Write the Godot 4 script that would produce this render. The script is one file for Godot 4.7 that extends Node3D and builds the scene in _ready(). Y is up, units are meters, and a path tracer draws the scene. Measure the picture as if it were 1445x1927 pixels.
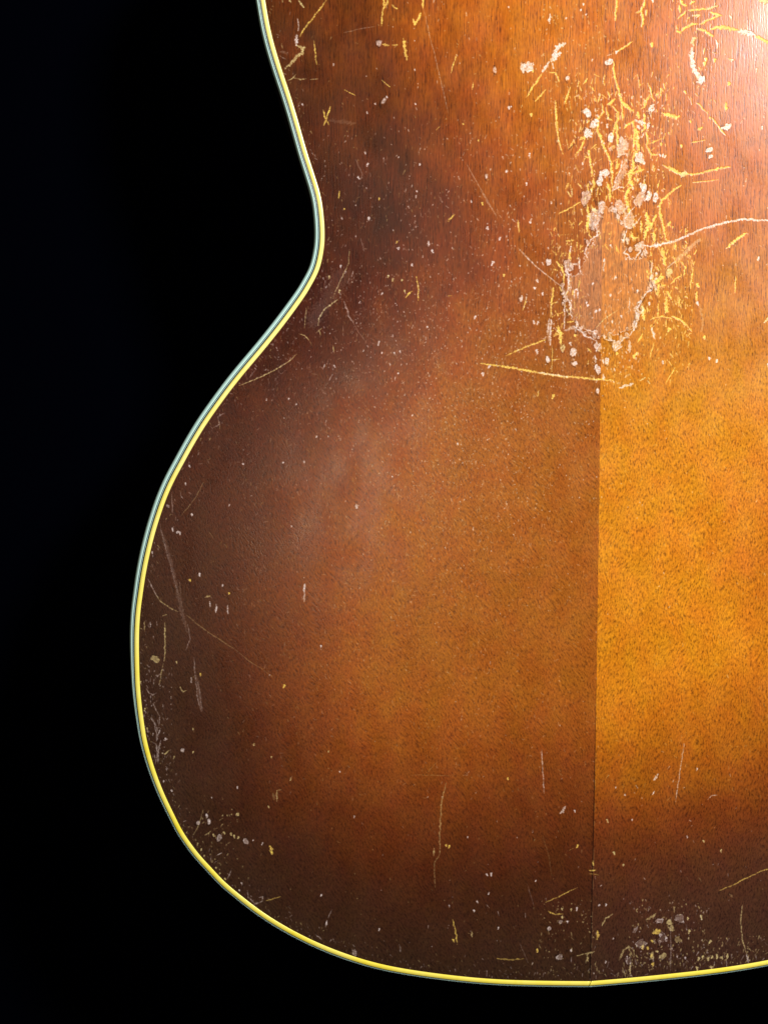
extends Node3D
# Back of an old sunburst guitar lying face down on black cloth, seen from straight above.
# Plan coordinates ("mm-like units", U metres each): x to the right, y towards the tail of the guitar.

const U := 0.00023
const CX := 722.5
const CY := 963.5
const DEPTH := 0.1          # height of the edge of the back above the cloth
const ARCH := 0.009         # arching of the back
const EYE := 0.62           # camera above the edge of the back

var rng := RandomNumberGenerator.new()
var wob := FastNoiseLite.new()
var left_edge := PackedVector2Array()
var right_edge := PackedVector2Array()
var field := PackedFloat32Array()
const FX := 200
const FY := -430
const FS := 16
const FW := 114
const FH := 145

# wear layer that is being drawn
var layers := []            # one dictionary per fine panel texture
var fox := 0.0
var foy := 0.0
var fsc := 1.0


func _ready() -> void:
	rng.seed = 4711
	wob.seed = 5
	wob.frequency = 0.006
	wob.fractal_octaves = 3
	setup_view()
	build_cloth()
	trace_outline()
	build_guitar()


func setup_view() -> void:
	var cam := Camera3D.new()
	cam.name = "camera"
	cam.fov = rad_to_deg(2.0 * atan(CY * U / EYE))
	cam.near = 0.02
	cam.far = 20.0
	add_child(cam)
	cam.position = Vector3(0, DEPTH + EYE, 0)
	cam.rotation = Vector3(-PI / 2, 0, 0)
	cam.current = true
	var env := Environment.new()
	env.background_mode = Environment.BG_COLOR
	env.background_color = Color(0, 0, 0)
	env.tonemap_mode = Environment.TONE_MAPPER_LINEAR
	env.tonemap_exposure = 1.0
	env.sdfgi_enabled = true
	env.ssao_enabled = true
	env.ssil_enabled = true
	var we := WorldEnvironment.new()
	we.name = "world_environment"
	we.environment = env
	add_child(we)
	# key lamp up and to the right, its mirror image near the top right corner of the picture
	lamp("key_lamp", Vector3(0.58, 0.82, -0.54), Vector3(0.14, DEPTH, -0.08), Vector2(0.15, 0.15), 1.72, Color(1.0, 0.97, 0.975))
	# broad weak lamp overhead to the left: the soft sheen on the left half
	lamp("overhead_lamp", Vector3(-0.15, 1.15, -0.09), Vector3(-0.05, DEPTH, 0.0), Vector2(0.15, 0.36), 0.22, Color(1.0, 0.89, 0.78))


func lamp(called: String, at: Vector3, towards: Vector3, size: Vector2, energy: float, tint: Color) -> void:
	var l := AreaLight3D.new()
	l.name = called
	l.area_size = size
	l.area_normalize_energy = true
	l.light_energy = energy
	l.light_color = tint
	l.area_range = 5.0
	l.shadow_enabled = true
	add_child(l)
	l.look_at_from_position(at, towards, Vector3(0, 0, -1))


# ---------------------------------------------------------------- helpers

func world(p: Vector2, h: float) -> Vector3:
	return Vector3((p.x - CX) * U, DEPTH + h, (p.y - CY) * U)


func seam_x(y: float) -> float:
	return 1110.0 + (1846.0 - y) * 0.012


func smooth(a: float, b: float, v: float) -> float:
	return smoothstep(a, b, v)


func spline(pts: PackedVector2Array, step: float) -> PackedVector2Array:
	# Catmull-Rom through the points, then resampled at even arc length
	var fine := PackedVector2Array()
	for i in pts.size() - 1:
		var a := pts[maxi(i - 1, 0)]
		var b := pts[i]
		var c := pts[i + 1]
		var d := pts[mini(i + 2, pts.size() - 1)]
		for k in 16:
			fine.append(b.cubic_interpolate(c, a, d, k / 16.0))
	fine.append(pts[pts.size() - 1])
	# light smoothing of hand measuring errors
	for pass_no in 60:
		var next := fine.duplicate()
		for i in range(1, fine.size() - 1):
			next[i] = fine[i] * 0.5 + (fine[i - 1] + fine[i + 1]) * 0.25
		fine = next
	var out := PackedVector2Array([fine[0]])
	var left := step
	for i in fine.size() - 1:
		var a := fine[i]
		var len := a.distance_to(fine[i + 1])
		var t := 0.0
		while len - t >= left:
			t += left
			out.append(a.lerp(fine[i + 1], t / len))
			left = step
		left -= len - t
	out.append(fine[fine.size() - 1])
	return out


func trace_outline() -> void:
	var l := PackedVector2Array()
	for p in [
		[1110, 1846.5], [1031, 1846], [927, 1843], [824, 1832.5], [720, 1816], [635, 1789.5], [566, 1759], [502, 1722], [452.7, 1684.5],
		[423, 1659.6], [399.7, 1634.7], [376.7, 1610], [357, 1584], [341.4, 1560], [326.4, 1529.6], [310.9, 1497.5], [298.8, 1467.5], [287.7, 1435.4], [276.8, 1395],
		[272, 1365], [268.3, 1338], [265.2, 1309], [263.2, 1280], [262, 1235], [262, 1190], [264.6, 1150], [268.7, 1120], [273.7, 1085], [281.3, 1046],
		[291.2, 1006], [299.5, 978.4], [309.2, 949.3], [320.3, 921.7], [332, 897.5], [346.2, 871.5], [363.3, 840], [385.5, 803], [408.5, 769.8], [434, 735],
		[461, 701], [497, 658.5], [535.8, 609.8], [572, 560], [584, 540], [593, 524], [601, 506], [606.4, 485], [609.8, 463], [610.8, 441], [609.5, 413],
		[604.5, 372], [592, 330], [578.6, 289.3], [567.2, 249.4], [555.8, 209.6], [543.3, 169.7], [529.8, 129.9], [517.6, 90], [507.5, 50], [499, 0], [490, -60], [485, -125], [490, -195], [522, -272], [592, -337], [705, -374], [850, -389], [1000, -393], [1137, -394]]:
		l.append(Vector2(p[0], p[1]))
	left_edge = spline(l, 5.0)
	var r := PackedVector2Array()
	for p in [
		[1110, 1846.5], [1183, 1840.5], [1266, 1832], [1349, 1822.5], [1445, 1807], [1560, 1778], [1690, 1722], [1800, 1645], [1890, 1545], [1945, 1430],
		[1970, 1290], [1972, 1150], [1955, 1020], [1920, 930], [1860, 838], [1780, 738], [1712, 650], [1667, 570], [1646, 490], [1646, 420],
		[1665, 330], [1700, 225], [1738, 110], [1763, 0], [1776, -100], [1773, -190], [1743, -270], [1672, -335], [1562, -372], [1420, -389], [1280, -393], [1137, -394]]:
		r.append(Vector2(p[0], p[1]))
	right_edge = spline(r, 5.0)
	# how far each spot of the back is from its edge, on a coarse grid
	var rim := PackedVector2Array()
	for e in [left_edge, right_edge]:
		for i in range(0, e.size(), 6):
			rim.append(e[i])
	field.resize(FW * FH)
	for j in FH:
		for i in FW:
			var p := Vector2(FX + i * FS, FY + j * FS)
			var best := 1e9
			for q in rim:
				best = minf(best, p.distance_squared_to(q))
			field[j * FW + i] = sqrt(best)


func from_edge(x: float, y: float) -> float:
	var u := clampf((x - FX) / FS, 0.0, FW - 1.001)
	var v := clampf((y - FY) / FS, 0.0, FH - 1.001)
	var i := int(u)
	var j := int(v)
	var a := field[j * FW + i]
	var b := field[j * FW + i + 1]
	var c := field[(j + 1) * FW + i]
	var d := field[(j + 1) * FW + i + 1]
	return lerpf(lerpf(a, b, u - i), lerpf(c, d, u - i), v - j)


# ---------------------------------------------------------------- cloth

func build_cloth() -> void:
	var m := StandardMaterial3D.new()
	m.albedo_color = Color(0.0004, 0.0006, 0.0018).linear_to_srgb()
	m.roughness = 1.0
	m.specular_mode = BaseMaterial3D.SPECULAR_DISABLED
	var st := SurfaceTool.new()
	st.begin(Mesh.PRIMITIVE_TRIANGLES)
	var n := 60
	var fold := FastNoiseLite.new()
	fold.seed = 3
	fold.frequency = 1.6
	for j in n + 1:
		for i in n + 1:
			var x := (i / float(n) - 0.5) * 3.0
			var z := (j / float(n) - 0.5) * 3.0
			st.add_vertex(Vector3(x, fold.get_noise_2d(x, z) * 0.004 - 0.004, z))
	for j in n:
		for i in n:
			var a := j * (n + 1) + i
			for k in [a, a + 1, a + n + 1, a + 1, a + n + 2, a + n + 1]:
				st.add_index(k)
	st.generate_normals()
	st.set_material(m)
	var o := MeshInstance3D.new()
	o.name = "ground_cloth"
	o.mesh = st.commit()
	o.set_meta("kind", "structure")
	o.set_meta("label", "plain black cloth spread under and all round the guitar")
	add_child(o)


# ---------------------------------------------------------------- guitar

func build_guitar() -> void:
	var g := Node3D.new()
	g.name = "guitar"
	g.set_meta("label", "old acoustic guitar lying face down, its scratched sunburst back edged in cream binding")
	g.set_meta("category", "guitar")
	add_child(g)

	# fine textures for what lies near the picture, coarse ones for the rest of each half
	var lf := zone(230, -110, 930, 1974, 1024, 2048)
	var rf := zone(1090, -110, 480, 1974, 512, 2048)
	var lc := zone(230, -430, 930, 2300, 192, 448)
	var rc := zone(1090, -430, 900, 2300, 192, 448)
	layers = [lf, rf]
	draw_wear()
	var panels := [[left_edge, lf, lc, -1], [right_edge, rf, rc, 1]]
	for p in panels:
		var panel := MeshInstance3D.new()
		panel.name = "back_panel" if p[3] < 0 else "back_panel_001"
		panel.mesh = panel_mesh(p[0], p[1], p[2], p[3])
		panel.set_meta("label", "darker brown half of the back, left of the centre seam" if p[3] < 0 else "bright orange half of the back, right of the centre seam")
		g.add_child(panel, true)
	build_rim(g)


func zone(x: float, y: float, w: float, h: float, tw: int, th: int) -> Dictionary:
	var z := {"x": x, "y": y, "w": w, "h": h, "tw": tw, "th": th, "kx": tw / w, "ky": th / h}
	for k in ["yellow", "pale", "white", "dark", "cut", "bare"]:
		var b := PackedByteArray()
		b.resize(tw * th)
		z[k] = b
	return z


func crown(edge: PackedVector2Array, side: int) -> Array:
	# rows of points from the edge to the centre seam
	var rows := []
	var far := 0
	for i in edge.size():
		if (edge[i].x - edge[far].x) * side > 0 and edge[i].y > 700:
			far = i
	var top := edge.size() - 1
	var shoulder := 0
	for i in range(far, edge.size()):
		if edge[i].y > -130:
			shoulder = i
	var m := 56
	for i in edge.size():
		var p := edge[i]
		var qy := p.y
		if i < far:
			qy = lerpf(1846.5, edge[far].y, float(i) / far)
		elif i > shoulder:
			qy = lerpf(edge[shoulder].y, -394.0, float(i - shoulder) / (top - shoulder))
		var q := Vector2(seam_x(qy), qy)
		var ridge := ARCH * smoothstep(0.0, 700.0, 1846.5 - qy) * smoothstep(0.0, 600.0, qy + 394.0)
		ridge = ARCH * (1.0 - pow(1.0 - clampf((1846.5 - qy) / 900.0, 0.0, 1.0), 2.0)) * (1.0 - pow(1.0 - clampf((qy + 394.0) / 700.0, 0.0, 1.0), 2.0))
		var row := []
		for k in m + 1:
			var u := k / float(m)
			u = pow(u, 1.25)
			var s := p.lerp(q, u)
			var h := ridge * (1.0 - (1.0 - u) * (1.0 - u))
			row.append([s, h])
		rows.append(row)
	return rows


func panel_mesh(edge: PackedVector2Array, fine: Dictionary, coarse: Dictionary, side: int) -> ArrayMesh:
	var rows := crown(edge, side)
	var n := rows.size()
	var m: int = rows[0].size()
	var pos := PackedVector3Array()
	for row in rows:
		for e in row:
			pos.append(world(e[0], e[1]))
	var nor := PackedVector3Array()
	for i in n:
		for k in m:
			var du := pos[mini(i + 1, n - 1) * m + k] - pos[maxi(i - 1, 0) * m + k]
			var dv := pos[i * m + mini(k + 1, m - 1)] - pos[i * m + maxi(k - 1, 0)]
			var v := du.cross(dv)
			if v.length() < 1e-12:
				v = Vector3.UP
			v = v.normalized()
			nor.append(v if v.y > 0 else -v)
	for i in n:          # no crease across the seam
		var v := nor[i * m + m - 1]
		nor[i * m + m - 1] = Vector3(0, v.y, v.z).normalized()
	var mesh := ArrayMesh.new()
	for part in 2:
		var z := fine if part == 0 else coarse
		var st := SurfaceTool.new()
		st.begin(Mesh.PRIMITIVE_TRIANGLES)
		for i in n * m:
			st.set_normal(nor[i])
			var s: Vector2 = rows[i / m][i % m][0]
			st.set_uv(Vector2((s.x - z.x) / z.w, (s.y - z.y) / z.h))
			st.set_tangent(Plane(1, 0, 0, 1))
			st.add_vertex(pos[i])
		for i in n - 1:
			for k in m - 1:
				var inside := true
				for c in [[i, k], [i + 1, k], [i, k + 1], [i + 1, k + 1]]:
					var s: Vector2 = rows[c[0]][c[1]][0]
					if s.x < fine.x + 2 or s.x > fine.x + fine.w - 2 or s.y < fine.y + 2 or s.y > fine.y + fine.h - 2:
						inside = false
				if inside != (part == 0):
					continue
				var a := i * m + k
				var quad := [a, a + m, a + 1, a + 1, a + m, a + m + 1]
				if side > 0:
					quad = [a, a + 1, a + m, a + 1, a + m + 1, a + m]
				for q in quad:
					st.add_index(q)
		st.set_material(finish(z, side))
		st.commit(mesh)
	return mesh


# ---------------------------------------------------------------- the finish: dye, grain, wear

func dye(x: float, y: float, side: int) -> Color:
	# sunburst: dark at the edge, honey in the middle; linear values
	var n := wob.get_noise_2d(x, y)
	var n2 := wob.get_noise_2d(x * 3.1 + 900.0, y * 2.2)
	var cloudy := lerpf(1.0, 0.4, smoothstep(500.0, 900.0, y))
	var d := from_edge(x, y) + (55.0 * n + 22.0 * n2) * cloudy
	var reach := lerpf(430.0, 345.0, smoothstep(300.0, 720.0, y))
	reach = lerpf(reach, 450.0 + 110.0 * smoothstep(650.0, 1050.0, x) + 50.0 * smoothstep(1150.0, 1450.0, x), smoothstep(720.0, 1100.0, y))
	var t := lerpf(1.0 - smoothstep(20.0, reach, d), 1.0 - clampf((d - 10.0) / reach, 0.0, 1.0), 0.6)
	var most := lerpf(0.80, 1.0, smoothstep(700.0, 1350.0, y))
	most *= lerpf(1.0, 0.9, smoothstep(0.7, 1.0, t))
	t *= most
	if side > 0:
		t *= lerpf(0.1, 1.0, smoothstep(650.0, 1250.0, y)) * lerpf(1.0, 1.14, smoothstep(1420.0, 1600.0, y))
	if side < 0:
		var worn := smoothstep(950.0, 700.0, x) * smoothstep(1200.0, 500.0, y)
		t += 0.22 * worn * (0.5 * n + 0.5 * n2) * wob.get_noise_2d(x * 1.7 + 70.0, y * 1.7) * 2.0 + 0.11 * worn * wob.get_noise_2d(x * 2.3, y * 1.9 + 400.0)
		t += 0.16 * exp(-(pow((x - 750.0) / 95.0, 2.0) + pow((y - 375.0) / 85.0, 2.0)) ) * (0.9 + n2)
		t += 0.08 * exp(-(pow((x - 735.0) / 60.0, 2.0) + pow((y - 240.0) / 60.0, 2.0)) )
	t = clampf(t, 0.0, 1.1)
	var c := Color(0.81 * exp(-2.35 * pow(t, 1.25)), 0.312 * exp(-2.35 * pow(t, 0.98)), 0.011 * exp(-0.7 * t))
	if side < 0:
		# light-angle chatoyance of the book-matched left leaf, painted in as darker colour downwards
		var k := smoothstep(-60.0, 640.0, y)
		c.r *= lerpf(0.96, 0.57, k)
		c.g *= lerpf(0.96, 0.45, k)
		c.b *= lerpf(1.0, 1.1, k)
	# redder where the dye is thin near the waist and the seam
	var red := clampf(0.5 + 0.9 * n2, 0.0, 1.0)
	c.g *= lerpf(0.88, 1.04, red) * lerpf(0.64, 1.0, smoothstep(350.0, 950.0, y + 0.25 * (x - 1100.0)))
	c.r *= lerpf(0.78, 0.97, smoothstep(500.0, 1000.0, y))
	# the dark edge is an opaque brown more than a red
	var deep := smoothstep(0.6, 1.0, t) * smoothstep(400.0, 1000.0, y)
	c.r += 0.004 * deep * smoothstep(700.0, 300.0, x)
	c.g += 0.013 * deep
	c.b += 0.009 * deep
	if side > 0:
		c.g *= 0.95 - 0.17 * smoothstep(0.25, 0.6, t)
		c.b += 0.004 * smoothstep(0.3, 0.7, t)
		c.r *= lerpf(0.9, 1.0, smoothstep(500.0, 850.0, y))
		c.g *= lerpf(0.87, 1.0, smoothstep(500.0, 850.0, y))
	c.r *= 0.77
	c.g *= 0.77
	c.b *= 0.77
	return c


func noise_bytes(w: int, h: int, stretch: float, freq: float, oct: int, sd: int) -> PackedByteArray:
	var f := FastNoiseLite.new()
	f.seed = sd
	f.noise_type = FastNoiseLite.TYPE_SIMPLEX_SMOOTH
	f.frequency = freq
	f.fractal_type = FastNoiseLite.FRACTAL_FBM
	f.fractal_octaves = oct
	var im := f.get_image(w, maxi(4, int(h / stretch)), false, false, true)
	im.convert(Image.FORMAT_L8)
	im.resize(w, h, Image.INTERPOLATE_CUBIC)
	return im.get_data()


func finish(z: Dictionary, side: int) -> StandardMaterial3D:
	var w: int = z.tw
	var h: int = z.th
	var fine := w > 300
	# dye on a coarse grid, enlarged smoothly
	var cw := maxi(8, int(z.w / 10.0))
	var ch := maxi(8, int(z.h / 10.0))
	var im := Image.create_empty(cw, ch, false, Image.FORMAT_RGB8)
	for j in ch:
		for i in cw:
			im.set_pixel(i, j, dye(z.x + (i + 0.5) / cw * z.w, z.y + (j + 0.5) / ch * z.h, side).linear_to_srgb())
	im.resize(w, h, Image.INTERPOLATE_CUBIC)
	var base := im.get_data()
	var sc: float = 1.0 if fine else 4.0
	var ga := noise_bytes(w, h, 3.6, 0.27 * sc, 2, 11 + side)        # short pores
	var gb := noise_bytes(w, h, 24.0, 0.46 * sc, 2, 21 + side)       # long straight grain
	var gc := noise_bytes(w, h, 1.4, 0.24 * sc, 3, 31 + side)        # curly mottling
	var gl := noise_bytes(w, h, 1.6, 0.012 * sc, 2, 41 + side)        # slow wander
	var yellow: PackedByteArray = z.yellow
	var pale: PackedByteArray = z.pale
	var white: PackedByteArray = z.white
	var dark: PackedByteArray = z.dark
	var cut: PackedByteArray = z.cut
	var bare_wood: PackedByteArray = z.bare
	var pore_rate := 0.004 if side < 0 else 0.0045
	var pore_most := 0.12 if side < 0 else 0.15
	var rgb := PackedByteArray()
	rgb.resize(w * h * 3)
	var rel := PackedByteArray()
	rel.resize(w * h * 3)
	for j in h:
		var y: float = z.y + (j + 0.5) / z.ky
		var straight := 1.0 - smoothstep(420.0, 900.0, y)
		var lean := 0.0
		if side < 0:
			lean = -0.42 * maxf(0.0, y - 750.0)
		else:
			lean = 0.12 * maxf(0.0, y - 900.0)
		var row := j * w
		for i in w:
			var at := row + i
			var slow := gl[at]
			var sx := int(i + lean + (slow - 128) * (0.02 + 0.07 * (1.0 - straight))) % w
			if sx < 0:
				sx += w
			var p := row + sx
			var a := ga[p] - 128
			var b := gb[p] - 128
			var c := gc[at] - 128
			var v := straight * (b * 0.66 + a * 0.3) + (1.0 - straight) * (a * 0.6 + c * 0.42)
			# pores: the darkest streaks bite deeper
			var pore := 0.0
			if v < -26.0:
				pore = minf((-26.0 - v) * pore_rate, pore_most)
			var k := 1.0 + v * (0.0024 + 0.0003 * straight) - pore * (1.0 + 0.3 * straight) + (slow - 128) * 0.0003
			var r := base[at * 3] * k
			var g := base[at * 3 + 1] * (k * 1.1 - 0.1)
			var bl := base[at * 3 + 2] * (k * 0.9 + 0.1)
			var hgt := 150.0 + v * 0.14 - pore * 40.0
			var rough := 82.0 + c * 0.10 + (slow - 128) * 0.16
			var m: int = bare_wood[at]
			if m > 0:
				var f := m / 255.0
				var q := 1.0 + (v - 60.0 * pore) * 0.0042
				r = lerpf(r, (184 + 8 * side) * q, f)
				g = lerpf(g, (119 + 2 * side) * q, f)
				bl = lerpf(bl, (60 - 10 * side) * q, f)
				rough += 60.0 * f
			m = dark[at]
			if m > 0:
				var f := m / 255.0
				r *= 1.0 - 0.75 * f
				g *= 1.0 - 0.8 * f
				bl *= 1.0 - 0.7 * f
			m = yellow[at]
			if m > 0:
				var f := m / 255.0
				r = lerpf(r, 255, f)
				g = lerpf(g, 226 + a * 0.12, f)
				bl = lerpf(bl, 104, f)
				rough += 70.0 * f
			m = pale[at]
			if m > 0:
				var f := m / 255.0
				r = lerpf(r, 222, f)
				g = lerpf(g, 208, f)
				bl = lerpf(bl, 140, f)
				rough += 60.0 * f
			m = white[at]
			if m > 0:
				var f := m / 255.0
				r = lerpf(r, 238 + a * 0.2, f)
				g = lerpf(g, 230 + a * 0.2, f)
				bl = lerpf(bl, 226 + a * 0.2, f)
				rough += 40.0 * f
			hgt -= cut[at] * 0.32
			var o := at * 3
			rgb[o] = clampi(int(r), 0, 255)
			rgb[o + 1] = clampi(int(g), 0, 255)
			rgb[o + 2] = clampi(int(bl), 0, 255)
			rel[o] = clampi(int(hgt), 0, 255)
			rel[o + 1] = clampi(int(rough), 0, 255)
	var mat := StandardMaterial3D.new()
	mat.resource_name = "sunburst_lacquer"
	mat.albedo_texture = ImageTexture.create_from_image(Image.create_from_data(w, h, false, Image.FORMAT_RGB8, rgb))
	var rt := ImageTexture.create_from_image(Image.create_from_data(w, h, false, Image.FORMAT_RGB8, rel))
	mat.roughness = 1.0
	mat.roughness_texture = rt
	mat.roughness_texture_channel = BaseMaterial3D.TEXTURE_CHANNEL_GREEN
	mat.metallic_specular = 0.38
	mat.heightmap_enabled = true
	mat.heightmap_texture = rt
	mat.heightmap_scale = 0.028
	mat.texture_repeat = false
	return mat


# ---------------------------------------------------------------- drawing of the wear (scratches, chips, dents) and painted sheen

func frame(x: float, y: float, s: float) -> void:
	fox = x
	foy = y
	fsc = s


func spot(x: float, y: float) -> Vector2:
	# measured places are carried onto the arched surface
	var p := Vector2(fox + x / fsc, foy + y / fsc)
	var g := 1.0 - pow(1.0 - minf(from_edge(p.x, p.y) / 700.0, 1.0), 2.0)
	return Vector2(CX, CY) + (p - Vector2(CX, CY)) * (1.0 - ARCH / EYE * g)


func layer_key(kind: String) -> String:
	return {"y": "yellow", "p": "pale", "w": "white", "d": "dark"}[kind]


func stamp(kind: String, a: Vector2, b: Vector2, wa: float, wb: float, alpha: float, ragged: float) -> void:
	var key := layer_key(kind)
	var lo := Vector2(minf(a.x, b.x), minf(a.y, b.y))
	var hi := Vector2(maxf(a.x, b.x), maxf(a.y, b.y))
	var grow := maxf(wa, wb) * 0.8 + 2.0
	var ab := b - a
	var len2 := maxf(ab.length_squared(), 0.01)
	for z in layers:
		if hi.x + grow < z.x or lo.x - grow > z.x + z.w:
			continue
		var mask: PackedByteArray = z[key]
		var cut: PackedByteArray = z["cut"]
		var w: int = z.tw
		var x0 := clampi(int((lo.x - grow - z.x) * z.kx), 0, w - 1)
		var x1 := clampi(int((hi.x + grow - z.x) * z.kx), 0, w - 1)
		var y0 := clampi(int((lo.y - grow - z.y) * z.ky), 0, z.th - 1)
		var y1 := clampi(int((hi.y + grow - z.y) * z.ky), 0, z.th - 1)
		for j in range(y0, y1 + 1):
			for i in range(x0, x1 + 1):
				var p := Vector2(z.x + (i + 0.5) / z.kx, z.y + (j + 0.5) / z.ky)
				var t := clampf((p - a).dot(ab) / len2, 0.0, 1.0)
				var d := p.distance_to(a + ab * t)
				var half := lerpf(wa, wb, t) * 0.5
				if ragged > 0.0:
					half *= 1.0 + ragged * wob.get_noise_2d(p.x * 28.0, p.y * 28.0)
				var f := clampf(half + 0.5 - d, 0.0, 1.0) * minf(1.0, half * 2.0 + 0.25) * alpha
				if f > 0.0 and kind != "d":
					f *= clampf(0.82 + 0.8 * wob.get_noise_2d(p.x * 60.0 + 40.0, p.y * 60.0), 0.45, 1.0)
				if f > 0.02:
					var at := j * w + i
					mask[at] = maxi(mask[at], int(f * 255.0))
					if kind != "d":
						cut[at] = maxi(cut[at], int(f * 200.0))


func scratch(kind: String, width: float, pts: Array, alpha := 1.0) -> void:
	# a scratch along measured points, tapering and broken up a little
	var line := PackedVector2Array()
	for k in range(0, pts.size() - 1, 2):
		line.append(spot(pts[k], pts[k + 1]))
	if line.size() == 1:
		stamp(kind, line[0], line[0] + Vector2(0.5, 1), width, width, alpha, 0.5)
		return
	var total := 0.0
	for k in line.size() - 1:
		total += line[k].distance_to(line[k + 1])
	var gone := 0.0
	for k in line.size() - 1:
		var a := line[k]
		var b := line[k + 1]
		var len := a.distance_to(b)
		var n := maxi(1, int(len / 5.0))
		var side := (b - a).orthogonal().normalized()
		var from := a
		for s in n:
			var to := a.lerp(b, (s + 1.0) / n)
			if s < n - 1:
				to += side * rng.randf_range(-0.34, 0.34) * minf(width, 3.4)
			var ta := gone / total
			var tb := (gone + len / n) / total
			var wa := width * (0.35 + 0.65 * minf(1.0, 5.0 * minf(ta, 1.0 - ta) + 0.15)) * rng.randf_range(0.75, 1.15)
			var wb := width * (0.35 + 0.65 * minf(1.0, 5.0 * minf(tb, 1.0 - tb) + 0.15)) * rng.randf_range(0.75, 1.15)
			stamp(kind, from, to, wa * 0.88, wb * 0.88, alpha * rng.randf_range(0.7, 1.0), 1.1)
			gone += len / n
			from = to


func faint(kind: String, width: float, pts: Array, alpha := 0.45) -> void:
	scratch(kind, width, pts, alpha)


func chip(x: float, y: float, rx: float, ry: float, kind := "w", core := 0.55, turn := 0.0) -> void:
	# a flake of lacquer lifted off: dull inside, broken bright rim
	var c := spot(x, y)
	var grow := maxf(rx, ry) * 1.5 + 2.0
	var key := layer_key(kind)
	var cs := cos(turn)
	var sn := sin(turn)
	for z in layers:
		if c.x + grow < z.x or c.x - grow > z.x + z.w:
			continue
		var mask: PackedByteArray = z[key]
		var cut: PackedByteArray = z["cut"]
		var w: int = z.tw
		for j in range(maxi(0, int((c.y - grow - z.y) * z.ky)), mini(z.th - 1, int((c.y + grow - z.y) * z.ky)) + 1):
			for i in range(maxi(0, int((c.x - grow - z.x) * z.kx)), mini(w - 1, int((c.x + grow - z.x) * z.kx)) + 1):
				var px: float = z.x + (i + 0.5) / z.kx
				var py: float = z.y + (j + 0.5) / z.ky
				var qx := ((px - c.x) * cs + (py - c.y) * sn) / rx
				var qy := (-(px - c.x) * sn + (py - c.y) * cs) / ry
				var rad := sqrt(qx * qx + qy * qy) + 0.75 * wob.get_noise_2d(px * 15.0 + 300.0, py * 10.0)
				var edge := clampf((1.0 - rad) * minf(rx, ry) + 0.5, 0.0, 1.0)
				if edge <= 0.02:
					# shadow painted dark into the colour along one side of the dent
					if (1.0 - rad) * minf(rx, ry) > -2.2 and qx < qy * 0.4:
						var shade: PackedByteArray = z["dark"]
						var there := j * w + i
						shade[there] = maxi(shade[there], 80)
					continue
				var rim := clampf(1.0 - absf((1.0 - rad) * minf(rx, ry) - 1.2) / 1.3, 0.0, 1.0)
				var f := edge * maxf(core * (0.9 + 0.6 * wob.get_noise_2d(px * 26.0, py * 40.0 + 70.0)), rim * clampf(0.55 + 1.1 * wob.get_noise_2d(px * 14.0, py * 14.0), 0.0, 1.0))
				var at := j * w + i
				mask[at] = maxi(mask[at], int(f * 255.0))
				cut[at] = maxi(cut[at], int(edge * 150.0))


func bare(pts: Array) -> void:
	# an area worn down to dull wood, a little paler and lower than the lacquer round it
	var poly := PackedVector2Array()
	for k in range(0, pts.size() - 1, 2):
		poly.append(spot(pts[k], pts[k + 1]))
	var lo := poly[0]
	var hi := poly[0]
	for p in poly:
		lo = lo.min(p)
		hi = hi.max(p)
	for z in layers:
		var mask: PackedByteArray = z["bare"]
		var lip: PackedByteArray = z["white"]
		var cut: PackedByteArray = z["cut"]
		for j in range(int((lo.y - 6 - z.y) * z.ky), int((hi.y + 6 - z.y) * z.ky)):
			for i in range(maxi(0, int((lo.x - 6 - z.x) * z.kx)), mini(z.tw - 1, int((hi.x + 6 - z.x) * z.kx))):
				var p := Vector2(z.x + (i + 0.5) / z.kx, z.y + (j + 0.5) / z.ky)
				var q := p + 7.0 * Vector2(wob.get_noise_2d(p.x * 14.0, p.y * 14.0), wob.get_noise_2d(p.x * 14.0 + 500.0, p.y * 14.0))
				if not Geometry2D.is_point_in_polygon(q, poly):
					continue
				var at: int = j * z.tw + i
				var f := 0.62 + 0.3 * wob.get_noise_2d(p.x * 30.0, p.y * 6.0)
				mask[at] = maxi(mask[at], int(f * 255.0))
				cut[at] = maxi(cut[at], 60)
				var near := 1e9
				for k in poly.size():
					var e := Geometry2D.get_closest_point_to_segment(q, poly[k], poly[(k + 1) % poly.size()])
					near = minf(near, e.distance_squared_to(q))
				if near < 20.0:
					var g := clampf(1.0 - absf(sqrt(near) - 1.4) / 1.7, 0.0, 1.0) * clampf(0.62 + 1.3 * wob.get_noise_2d(p.x * 8.0, p.y * 8.0 + 33.0), 0.0, 1.0)
					lip[at] = maxi(lip[at], int(g * 235.0))


func dots(kind: String, r: float, pts: Array) -> void:
	for k in range(0, pts.size() - 1, 2):
		var c := spot(pts[k], pts[k + 1])
		var d := Vector2(rng.randf_range(-0.4, 0.4), rng.randf_range(0.3, 1.0)) * r
		stamp(kind, c - d * 0.6, c + d * 0.6, r * 0.95, r * 0.55, 0.95, 1.0)


func sprinkle(n: int, kind: String, x0: float, y0: float, x1: float, y1: float, lo: float, hi: float, wide: float, alpha: float, slant := 0.0) -> void:
	frame(0, 0, 1)
	for k in n:
		var p := Vector2(rng.randf_range(x0, x1), rng.randf_range(y0, y1))
		var a := slant + rng.randfn(0.0, 0.5)
		var len := rng.randf_range(lo, hi) * rng.randf()
		var d := Vector2(sin(a), cos(a)) * len * 0.5
		stamp(kind, p - d, p + d, wide * rng.randf_range(0.5, 1.2), wide * rng.randf_range(0.3, 0.9), alpha * rng.randf_range(0.35, 1.0), 0.8)


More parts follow.
